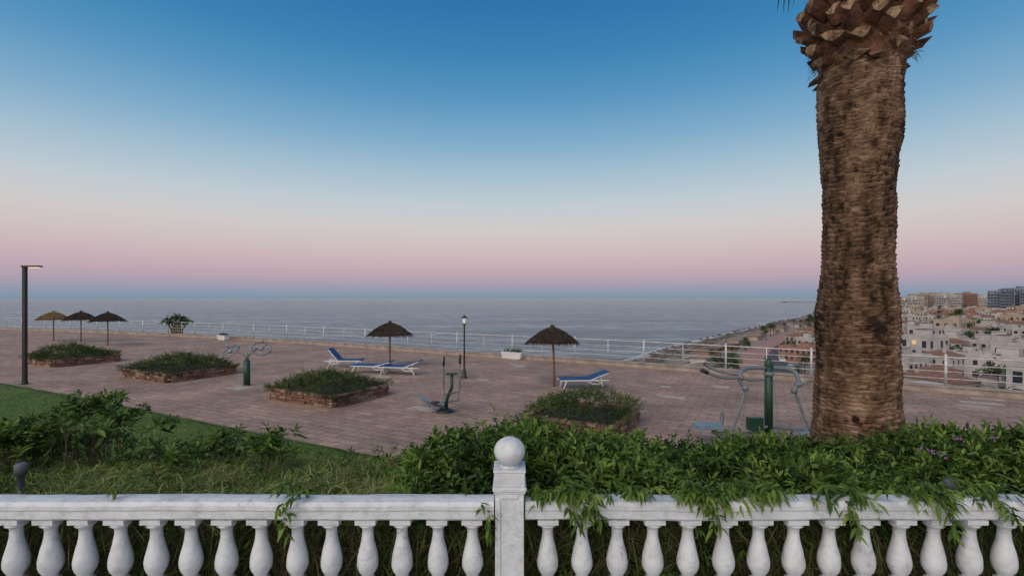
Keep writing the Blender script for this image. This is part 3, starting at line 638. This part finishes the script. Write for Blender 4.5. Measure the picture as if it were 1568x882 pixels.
# elliptical stepper
x,y=G(682,630); q=MB()
q.lathe((0,0,0),[(.3,0),(.3,.03),(.2,.06),(.15,.10),(.0,.1)],3,14); q.tube([(0,0,.05),(.05,0,.4),(.2,0,.75),(.2,0,1.15)],[.07,.055,.05,.05],0,10)
q.box((.2,0,1.17),(.34,.14,.05),0)
for s_,dx in((-1,-.02),(1,.42)):
    q.tube([(.2,s_*.1,.55),(dx,s_*.22,.6),(dx,s_*.24,1.5),(dx+.02*s_,s_*.24,1.72)],.026,1,6); q.tube([(dx,s_*.24,1.45),(dx+.01,s_*.24,1.74)],.035,3,8)
    q.tube([(dx,s_*.24,.75),(dx-.05,s_*.2,.3),(-.5,s_*.16,.22)],.028,1,6)
q.tube([(0,-.05,.12),(-.35,-.12,.25),(-.72,-.16,.42)],.038,1,8); q.tube([(0,.1,.12),(-.35,.16,.16),(-.6,.2,.2)],.038,1,8)
M_=Matrix.Rotation(.5,3,'Y')
q.box((-.66,-.16,.47),(.36,.16,.05),2,0,M_); q.box((-.4,.2,.24),(.36,.16,.05),2)
q.lathe((-.30,-.1,.3),[(0,-.03),(.13,-.03),(.13,.03),(0,.03)],3,12)
q.build('elliptical_trainer',[M_green,M_grey,M_pad,M_black],(x,y,0))
# double station, right
d=12.2
def W(px,py,dy=0): dd=d+dy; return ((px-784)/F*dd,dd,H-(py-HY)/F*dd)
q=MB(); x0=W(1177,670)[0]
q.tube([(x0,d,0),(x0,d,W(0,560)[2])],.1,0,14); q.lathe((x0,d,0),[(.2,0),(.2,.03),(.12,.05)],0,14); q.lathe((x0,d,W(0,560)[2]),[(.1,0),(.105,.02),(.075,.13),(.04,.18),(0,.19)],0,14)
q.lathe((x0,d,W(0,572)[2]),[(.1,-.05),(.125,-.04),(.125,.04),(.1,.05)],1,14)
def sm(ps,n=6):
    ps=[Vector(p) for p in ps]; out=[]
    for i in range(len(ps)-1):
        p0=ps[max(i-1,0)];p1=ps[i];p2=ps[i+1];p3=ps[min(i+2,len(ps)-1)]
        for k_ in range(n):
            t_=k_/n; out.append(.5*((2*p1)+(p2-p0)*t_+(2*p0-5*p1+4*p2-p3)*t_*t_+(3*p1-p0-3*p2+p3)*t_**3))
    out.append(ps[-1]); return out
q.tube(sm([W(1172,563),W(1150,563),W(1136,568,-.2),W(1132,580,-.3),W(1141,594,-.35)]),.052,1,10)
q.tube(sm([W(1183,563),W(1208,565),W(1220,574,-.2),W(1222,588,-.3),W(1216,598,-.35)]),.052,1,10)
q.tube(sm([W(1172,580),W(1150,582,.2),W(1133,578,.3)]),.034,1,8)
for c in (W(1141,594,-.35),W(1216,598,-.35),W(1134,578,-.3),W(1222,588,-.3)): q.lathe(c,[(0,-.07),(.07,-.06),(.08,0),(.07,.06),(0,.07)],1,12)
q.tube(sm([W(1141,597,-.35),W(1132,630,-.4),W(1118,665,-.45)]),.036,1,8)
q.tube(sm([W(1218,600,-.35),W(1232,640,-.4),W(1246,675,-.45)]),.036,1,8)
q.tube(sm([W(1132,578,-.4),W(1105,578,-.5),W(1073,566,-.55)]),.034,1,8); q.tube(sm([W(1132,574,-.2),W(1100,568,-.1),W(1078,556,0)]),.034,1,8)
q.tube(sm([W(1222,590,-.4),W(1240,583,-.5),W(1262,586,-.55)]),.034,1,8)
for a,b_ in ((W(1073,566,-.55),W(1084,571,-.55)),(W(1078,556,0),W(1088,562,0))): q.tube([a,b_],.045,3,8)
q.tube(sm([W(1106,630,-.5),W(1104,652,-.5),W(1092,660,-.5)]),.045,1,8)
c=W(1084,652,-.5); q.box(c,(.62,.36,.09),2); q.tube(sm([W(1090,662,-.5),W(1120,664,-.4),W(1170,660,0)]),.04,1,8)
q.tube([(x0-.6,d-.4,.28),(x0,d,.28),(x0+.7,d-.4,.28)],.04,1,8); q.box((x0-.55,d-.4,.45),(.35,.16,.3),0); q.box((x0+.75,d-.4,.24),(.5,.2,.05),2)
q.build('outdoor_stepper_machine',[M_green,M_grey,M_pad,M_black],bevel=0)
# ------------------------------------------------------------ planter troughs
for px,py,wd in ((785,550,1.35),(342,521,1.1)):
    x,y=G(px,py); q=MB(); q.box((0,0,.22),(wd*.85,.4,.36),0,taper=1.12); q.box((0,0,.41),(wd,.46,.04),0); q.box((0,0,.03),(wd*.6,.3,.06),0)
    o=q.build('white_trough_planter',[M_plast],(x,y,0),ANG,bevel=.01)
    n=70; P=np.stack([R.uniform(-wd*.42,wd*.42,n),R.uniform(-.15,.15,n),R.uniform(.4,.48,n)],1); D=R.normal(0,.5,(n,3))+[0,0,1]
    p=shoots(P,D,8,R.uniform(.05,.2,n),.12,.03,R.uniform(.1,.5,n)); o2=obj('plant',rawmesh('plant',*p,[M_jun])); o2.parent=o
# low garden spotlights
for px,py,d_ in ((32,716,3.6),(1456,742,3.3)):
    q=MB(); q.lathe((0,0,0),[(.022,-.1),(.022,0),(.04,.0),(.04,.075),(.03,.085),(0,.085)],0,14); q.tube([(0,0,-.35),(0,0,-.1)],.012,0,6)
    q.build('garden_spotlight',[mat('spot_grey',(.12,.13,.15),(.07,.08,.09),8,.6)],((px-784)/F*d_,d_,H-(py-HY)/F*d_-.05))
# ------------------------------------------------------------ small palms & trees
M_trunk=mat('small_trunk',(.16,.11,.08),(.08,.06,.04),6)
def palm_mesh(name,h,fl_,nf=26):
    q=MB(); q.tube([(0,0,-.5),(.02*h,0,h*.5),(0,0,h)],[.04*h+.06,.03*h+.04,.04*h+.05],0,8)
    parts=[]
    for i in range(nf):
        a=i*2.399; el=math.radians(75-105*i/nf); p=Vector((0,0,h)); A=[]
        for s_ in range(7):
            A.append(list(p)); p=p+Vector((math.cos(a)*math.cos(el),math.sin(a)*math.cos(el),math.sin(el)))*fl_/6; el-=math.radians(13)
        A=np.array(A); tt=np.linspace(.1,1,22); ix=tt*6; i0=np.clip(np.floor(ix).astype(int),0,5); fr=ix-i0
        PP=A[i0]*(1-fr)[:,None]+A[i0+1]*fr[:,None]; tan=nrm(A[i0+1]-A[i0]); side=nrm(np.cross(tan,[.01,0,1.]))
        for sg in(-1,1):
            parts.append(blades(PP,tan*.8+side*sg*.7,np.full(22,fl_*.22)*(1.1-.6*tt),np.full(22,fl_*.035),np.clip(R.normal(.4,.2,22),0,1),.5))
    V,T,C,Mi=merge(parts); me=rawmesh(name,V,T,C,[M_palmleaf]); o=q.build(name+'_t',[M_trunk]); tm=o.data; bpy.data.objects.remove(o); return tm,me
pm=palm_mesh('small_palm',5.5,2.4)
def put_palm(x,y,z,s,name='palm'):
    e=bpy.data.objects.new(name,None); S.collection.objects.link(e); e.location=(x,y,z); e.rotation_euler=(0,0,random.random()*6); e.scale=(s,s,s*random.uniform(.85,1.2))
    for nm_,me in (('trunk',pm[0]),('fronds',pm[1])):
        o=bpy.data.objects.new(nm_,me); S.collection.objects.link(o); o.parent=e
def tree_mesh(name,rad_,h,mt,n=420,ll=.5):
    cl=[(random.gauss(0,rad_*.45),random.gauss(0,rad_*.45),h*random.uniform(.5,1)) for _ in range(9)]
    c=np.array(cl)[R.integers(0,9,n)]; P=c+R.normal(0,rad_*.27,(n,3))
    D=R.normal(0,1,(n,3))+[0,0,.4]; t_=np.clip((P[:,2]/h-.4)*.8+R.normal(0,.15,n),0,1)
    p=shoots(P,D,6,np.full(n,rad_*.12),ll*rad_*.3,ll*rad_*.13,t_); me=rawmesh(name,*p,[mt])
    q=MB(); q.tube([(0,0,-.5),(0,0,h*.45),(.1,0,h*.7)],[.05*h,.035*h,.015*h],0,7)
    for cc in cl[:6]: q.tube([(0,0,h*.4),(cc[0]*.6,cc[1]*.6,(h*.4+cc[2])/2),cc],[.025*h,.015*h,.006*h],0,5)
    o=q.build(name+'_t',[M_trunk]); tm=o.data; bpy.data.objects.remove(o); return tm,me
# small tree beyond the railing, left
x,y=G(256,516)
parts=[]
q=MB()
for dx,hh_ in ((-.95,1.15),(-.55,1.4),(-.1,1.6),(.35,1.5),(.75,1.3),(1.15,1.15),(-.2,1.1),(.5,1.0)):
    q.tube([(0,0,-3),(dx*.5,0,hh_*.4),(dx,0,hh_)],[.12,.08,.05],0,7)
    n=48; D=R.normal(0,1,(n,3)); D[:,2]=np.abs(D[:,2])*.6-.1; P=np.tile([dx,0,hh_],(n,1))+nrm(D)*R.uniform(0,.25,(n,1))
    parts.append(leaves(P,D,R.uniform(.3,.6,n),R.uniform(.08,.16,n),np.clip(R.normal(.5,.25,n),0,1),.6))
V,T,C,Mi=merge(parts); o=q.build('yucca_tree',[M_trunk],(x,y+1.2,.2)); o2=obj('leaves',rawmesh('yucca_leaves',V,T,C,[M_jun])); o2.parent=o
# ------------------------------------------------------------ coast land
CO=[(-30,60),(0,90),(16,120),(33,160),(58,200),(86,239),(128,295),(175,354),(222,420),(277,493),(350,590),(436,708),(560,880),(698,1085),(1000,1500)]
cy=np.array([c[1] for c in CO]); cxx=np.array([c[0] for c in CO])
def coastX(y): return float(np.interp(y,cy,cxx))
def landz(x,y):
    w_=x-coastX(y)
    if y<60: w_=x+30
    z=np.interp(w_,[-5,0,30,60,150,300,600,1200,3000],[-19.5,-18.5,-17.6,-17,-15,-12,-7,0,8])
    return float(z)+1.2*noise.noise(Vector((x*.012,y*.012,0)))*min(max(w_-60,0)/100,1)
ys=list(np.linspace(20,300,57))+list(np.geomspace(306,1500,50)); wsx=np.concatenate([[-5],np.linspace(0,200,41),np.geomspace(206,3500,30)])
ld=MB(); vs=[]
for y in ys:
    for w_ in wsx:
        x=coastX(y)+w_+ (2.5*noise.noise(Vector((y*.03,0,0))) if w_<20 else 0); vs.append((x,y,landz(coastX(y)+w_,y)))
k=len(wsx); ld.add(vs,[(i*k+j,i*k+j+1,(i+1)*k+j+1,(i+1)*k+j) for i in range(len(ys)-1) for j in range(k-1)],0,True)
m,nt,b=newmat('coast_ground')
g=N(nt,'ShaderNodeNewGeometry'); sp_=N(nt,'ShaderNodeSeparateXYZ'); nt.links.new(g.outputs['Position'],sp_.inputs[0])
nz=N(nt,'ShaderNodeTexNoise'); nz.inputs['Scale'].default_value=.06; nz.inputs['Detail'].default_value=8; nt.links.new(g.outputs['Position'],nz.inputs['Vector'])
ma=N(nt,'ShaderNodeMath',operation='MULTIPLY_ADD'); nt.links.new(nz.outputs['Fac'],ma.inputs[0]); ma.inputs[1].default_value=.5; nt.links.new(sp_.outputs['Z'],ma.inputs[2])
mr=N(nt,'ShaderNodeMapRange'); nt.links.new(ma.outputs[0],mr.inputs[0]); mr.inputs[1].default_value=-18.3; mr.inputs[2].default_value=-8.3
r=ramp(nt,mr.outputs[0],[(0,(.62,.62,.62)),(.018,(.17,.15,.13)),(.06,(.26,.225,.18)),(.11,(.28,.24,.195)),(.15,(.19,.165,.145)),(.4,(.16,.145,.12)),(.8,(.13,.13,.09))]); nt.links.new(r.outputs[0],b.inputs['Base Color']); b.inputs['Roughness'].default_value=.95
ld.build('coast_ground',[m])
# surf line
sf=MB(); vs=[]; yy=np.linspace(85,700,400)
for y in yy:
    wob=2.5*noise.noise(Vector((y*.03,0,0)))
    a=coastX(y)+wob; w2=1.2+1.6*abs(noise.noise(Vector((y*.09,2,0))))
    vs+=[(a-w2,y,-18.47),(a+.4,y,-18.42)]
sf.add(vs,[(2*i,2*i+1,2*i+3,2*i+2) for i in range(len(yy)-1)]); sf.build('surf_line',[mat('sea_foam',(.62,.65,.66),(.35,.40,.42),.6,.8,0)])
hd=MB(); vs=[];nh=30
for i in range(nh+1):
    x=1540+i*60; hgt=3+10*(i/nh)+3*noise.noise(Vector((i*.6,0,0)))
    vs+=[(x,2700,-18.6),(x,2715,-18.5+hgt),(x,2760,-18.5+hgt),(x,2780,-18.6)]
hd.add(vs,[(i*4+j,i*4+j+1,(i+1)*4+j+1,(i+1)*4+j) for i in range(nh) for j in range(3)])
hd.build('distant_headland',[mat('headland_haze',(.20,.24,.27),(.15,.18,.2),.01,.95,0)])
# ------------------------------------------------------------ town
M_wall=[mat('wall_white',(.54,.51,.48),(.36,.33,.31),.3,.9,.1,5),mat('wall_cream',(.44,.36,.28),(.33,.26,.20),.3,.9,.1,5),mat('wall_salmon',(.36,.20,.15),(.28,.16,.12),.3,.9,.1,5),mat('wall_bluegrey',(.26,.29,.34),(.20,.22,.26),.3,.9,.1,5)]
M_roof=mat('terracotta_tiles',(.26,.14,.095),(.14,.075,.052),1.2,.9,.4,6); M_floor=mat('roof_terrace',(.36,.23,.18),(.22,.15,.12),.6,.9,.1)
M_win=mat('window_glass',(.04,.05,.06),(.02,.025,.03),2,.2,0); M_lit,nt_,b_=newmat('window_lit'); b_.inputs['Base Color'].default_value=(.3,.2,.1,1); b_.inputs['Emission Color'].default_value=(1,.6,.3,1); b_.inputs['Emission Strength'].default_value=.6
def house(wx,wy,fl,kind,wi,balc=False):
    q=MB(); fh=3.0; h=fl*fh
    q.box((0,0,h/2-2),(wx,wy,h+4),0)
    if kind=='flat':
        for sx_,sy_,a,b_ in ((0,-1,wx+.1,.22),(0,1,wx+.1,.22),(-1,0,.22,wy-.36),(1,0,.22,wy-.36)):
            q.box((sx_*(wx/2-.06),sy_*(wy/2-.06),h+.45),(a,b_,.9),0)
        q.box((0,0,h+.03),(wx-.4,wy-.4,.05),2)
        q.box((wx*.2,wy*.12,h+1.3),(wx*.32,wy*.36,2.6),0); q.box((wx*.2,wy*.12,h+2.65),(wx*.36,wy*.40,.14),1 if random.random()<.6 else 0)
        for _ in range(4): 
            ax,ay=random.uniform(-.4,.1)*wx,random.uniform(-.35,.35)*wy; q.box((ax,ay,h+.5),(random.uniform(.5,1.2),random.uniform(.5,1),.9),random.choice([0,3]))
        q.tube([(-.2*wx,.2*wy,h),(-.2*wx,.2*wy,h+3)],.03,3,4)
    else:
        e=.35; rh=min(wx,wy)*.18; z=h
        q.add([(-wx/2-e,-wy/2-e,z),(wx/2+e,-wy/2-e,z),(wx/2+e,wy/2+e,z),(-wx/2-e,wy/2+e,z),(-wx*.22,0,z+rh),(wx*.22,0,z+rh)],[(0,1,5,4),(1,2,5),(2,3,4,5),(3,0,4),(3,2,1,0)],1)
        q.box((wx*.2,wy*.2,h+rh*.7),(.6,.6,1.3),0)
        q.box((-wx*.34,-wy*.2,h*.3),(wx*.5,wy*.9,h*.72),0)
    for f in range(fl):
        for face in range(4):
            L=wx if face%2==0 else wy; D_=(wy if face%2==0 else wx)/2; n=max(2,int(L/2.6)); rot=face*math.pi/2
            for i in range(n):
                if random.random()<.15: continue
                tx=(i+.5)/n*L-L/2; ht=2.1 if (balc and i%2==0) else 1.25; zc=f*fh+ (1.15 if ht>2 else 1.6); ww=1.3 if ht>2 else random.choice([.9,1.2])
                p=Matrix.Rotation(rot,3,'Z')@Vector((tx,-D_-.01,0)); q.box((p.x,p.y,zc),(ww,.06,ht),3 if random.random()<.985 else 4,rot)
                p=Matrix.Rotation(rot,3,'Z')@Vector((tx,-D_-.06,0)); q.box((p.x,p.y,zc-ht/2-.05),(ww+.2,.16,.08),0,rot)
            if balc and face in(0,3):
                p=Matrix.Rotation(rot,3,'Z')@Vector((0,-D_-.6,0)); q.box((p.x,p.y,f*fh-.02),(L*.9,1.15,.16),0,rot)
                p=Matrix.Rotation(rot,3,'Z')@Vector((0,-D_-1.15,0)); q.box((p.x,p.y,f*fh+.5),(L*.9,.06,.85),0,rot)
    return q,[M_wall[wi],M_roof,M_floor,M_win,M_lit]
lib=[]
specs=[(9,8,2,'flat',0,0),(11,9,3,'flat',0,1),(8,8,2,'hip',0,0),(12,8,2,'hip',1,0),(10,10,2,'flat',0,1),(14,9,2,'flat',2,0),(9,11,3,'flat',1,1),(13,10,2,'flat',0,0),(8,7,1,'flat',0,0),(7,7,2,'flat',0,0),(15,7,1,'hip',0,0),(10,8,2,'hip',0,0)]
for sp_ in specs:
    q,ms=house(*sp_); o=q.build('tmp',ms); lib.append(o.data); o.data.name='house_mesh'; bpy.data.objects.remove(o)
tall=[]
for sp_ in ((26,13,5,'flat',0,1),(34,13,6,'flat',2,1),(22,14,7,'flat',3,1),(30,13,6,'flat',1,1)):
    q,ms=house(*sp_); o=q.build('tmp',ms); tall.append(o.data); bpy.data.objects.remove(o)
tm1=tree_mesh('broadleaf_tree',3,6,M_leaf); tm2=tree_mesh('broadleaf_tree_b',2.6,5,M_jun)
def put_tree(x,y,z,s):
    e=bpy.data.objects.new('street_tree',None); S.collection.objects.link(e); e.location=(x,y,z); e.rotation_euler=(0,0,random.random()*6); e.scale=(s,s,s)
    for nm_,me in zip(('trunk','crown'),random.choice([tm1,tm2,tm2])):
        o=bpy.data.objects.new(nm_,me); S.collection.objects.link(o); o.parent=e
def px_of(x,y): return 784+F*x/y
y=62
while y<680:
    st_=11.5 if y<250 else 11.5+(y-250)*.03
    wv=62+random.uniform(0,6)
    while wv<y*1.2+40:
        x=coastX(y)+wv; P_=px_of(x,y)
        if (1340<P_<1650) or (y>230 and 1150<P_<1340) or (y>150 and 1215<P_<1340):
            rr_=random.random(); sc=random.uniform(.72,.95)
            if rr_<.76:
                me=random.choice(lib); nmx='white_house' if 'white' in me.materials[0].name else ('cream_house' if 'cream' in me.materials[0].name else 'salmon_house')
                obj(nmx,me,(x+random.uniform(-2,2),y+random.uniform(-2,2),landz(x,y)+random.uniform(-.5,1.5)),random.choice([0,1,2,3])*math.pi/2+.45+random.uniform(-.15,.15),(sc,sc,sc*random.uniform(.9,1.15)))
            elif rr_<.92: put_tree(x,y,landz(x,y),random.uniform(.8,1.35))
            else: put_palm(x,y,landz(x,y),random.uniform(.9,1.5))
        wv+=st_*random.uniform(.85,1.25)
    y+=st_*random.uniform(.9,1.15)
for px,dd,top,k_ in ((1392,560,454,0),(1425,640,450,3),(1452,600,451,0),(1478,700,449,1),(1410,760,450,3),(1535,520,445,2),(1560,500,441,2),(1590,480,443,2),(1440,800,449,0),(1500,760,453,0),(1515,800,452,3)):
    x=(px-784)/F*dd; me=tall[k_]; hfull=(5,6,7,6)[k_]*3+1; ztop=H-(top-HY)/F*dd
    obj('apartment_block',me,(x,dd,ztop-hfull),random.uniform(-.2,.5))
# beach promenade: low bars, palms, thatch umbrellas
for y in np.arange(105,460,8):
    for k_ in range(2):
        x=coastX(y)+random.choice([36,38,58,62])+random.uniform(-2,3); yy_=y+random.uniform(-4,4)
        if random.random()<.55: put_palm(x,yy_,landz(x,yy_),random.uniform(.6,1.1))
        elif random.random()<.6: put_tree(x,yy_,landz(x,yy_),random.uniform(.4,.9))
for y in np.arange(135,460,22):
    x=coastX(y)+random.uniform(27,34); q=MB(); L=random.uniform(8,14); q.box((0,0,1.1),(5,L,2.2),0); q.box((0,0,2.3),(6,L+1,.2),1)
    for i in range(int(L/2.2)): q.box((-2.52,-L/2+1.2+i*2.2,1.2),(.06,1.4,1.3),2)
    for i in range(4): q.tube([(-4.6,-L/2+i*L/3,-.5),(-4.6,-L/2+i*L/3,2.1)],.08,0,5)
    q.box((-3.9,0,2.12),(1.6,L,.1),0)
    q.build('beach_bar',[M_wall[random.randint(0,2)],M_roof if random.random()<.3 else M_floor,M_win],(x,y,landz(x,y)),-.75)
uq=MB()
for _ in range(230):
    y=random.uniform(110,450); x=coastX(y)+random.choice([9,13,17,21])+random.uniform(-.5,.5); z=landz(x,y); uq.tube([(x,y,z),(x,y,z+2.1)],.05,0,4); uq.lathe((x,y,z+1.9),[(1.2,0),(.7,.35),(0,.7)],1,8)
uq.build('beach_umbrellas',[M_pole,mat('thatch_far',(.13,.10,.07),(.06,.045,.03),1,.9,0)])
# promenade path following the coast
def ribbon(name,w0,w1,lift,mt,y0=90,y1=520):
    rd=MB(); vs=[]; yy=np.linspace(y0,y1,90); ws=np.linspace(w0,w1,4)
    for y in yy:
        for w_ in ws: x=coastX(y)+w_; vs.append((x,y,landz(x,y)+lift))
    rd.add(vs,[(i*4+j,i*4+j+1,(i+1)*4+j+1,(i+1)*4+j) for i in range(len(yy)-1) for j in range(3)]); rd.build(name,[mt])
ribbon('promenade_pavement',40,50,.3,mat('promenade_paving',(.40,.23,.17),(.31,.18,.14),.3,.9,0))
ribbon('coast_road',50.5,57,.22,mat('coast_asphalt',(.08,.08,.085),(.06,.06,.06),.3,.9,0))
cc=[mat('car_paint_white',(.6,.6,.6),(.55,.55,.55),1,.3,0),mat('car_paint_grey',(.15,.16,.18),(.12,.12,.13),1,.3,0),M_win]
for i,y in enumerate(np.arange(120,330,6.2)):
    if random.random()<.35: continue
    y=float(y); x=coastX(y)+56; z=landz(x,y)+.25; mi=random.choice([0,0,1]); hd_=-math.atan2(coastX(y+5)-coastX(y-5),10)
    c=MB(); c.box((0,0,.55),(1.75,4.2,.6),mi,taper=.97); c.box((0,-.2,1.1),(1.5,2.3,.5),2,taper=.8); c.box((0,-.2,1.36),(1.2,1.8,.03),mi)
    for sx_ in(-.8,.8):
        for sy_ in(-1.3,1.3): c.tube([(sx_-.1,sy_,.32),(sx_+.1,sy_,.32)],.32,2,10)
    c.build('parked_car',cc,(x,y,z),hd_,bevel=.05)
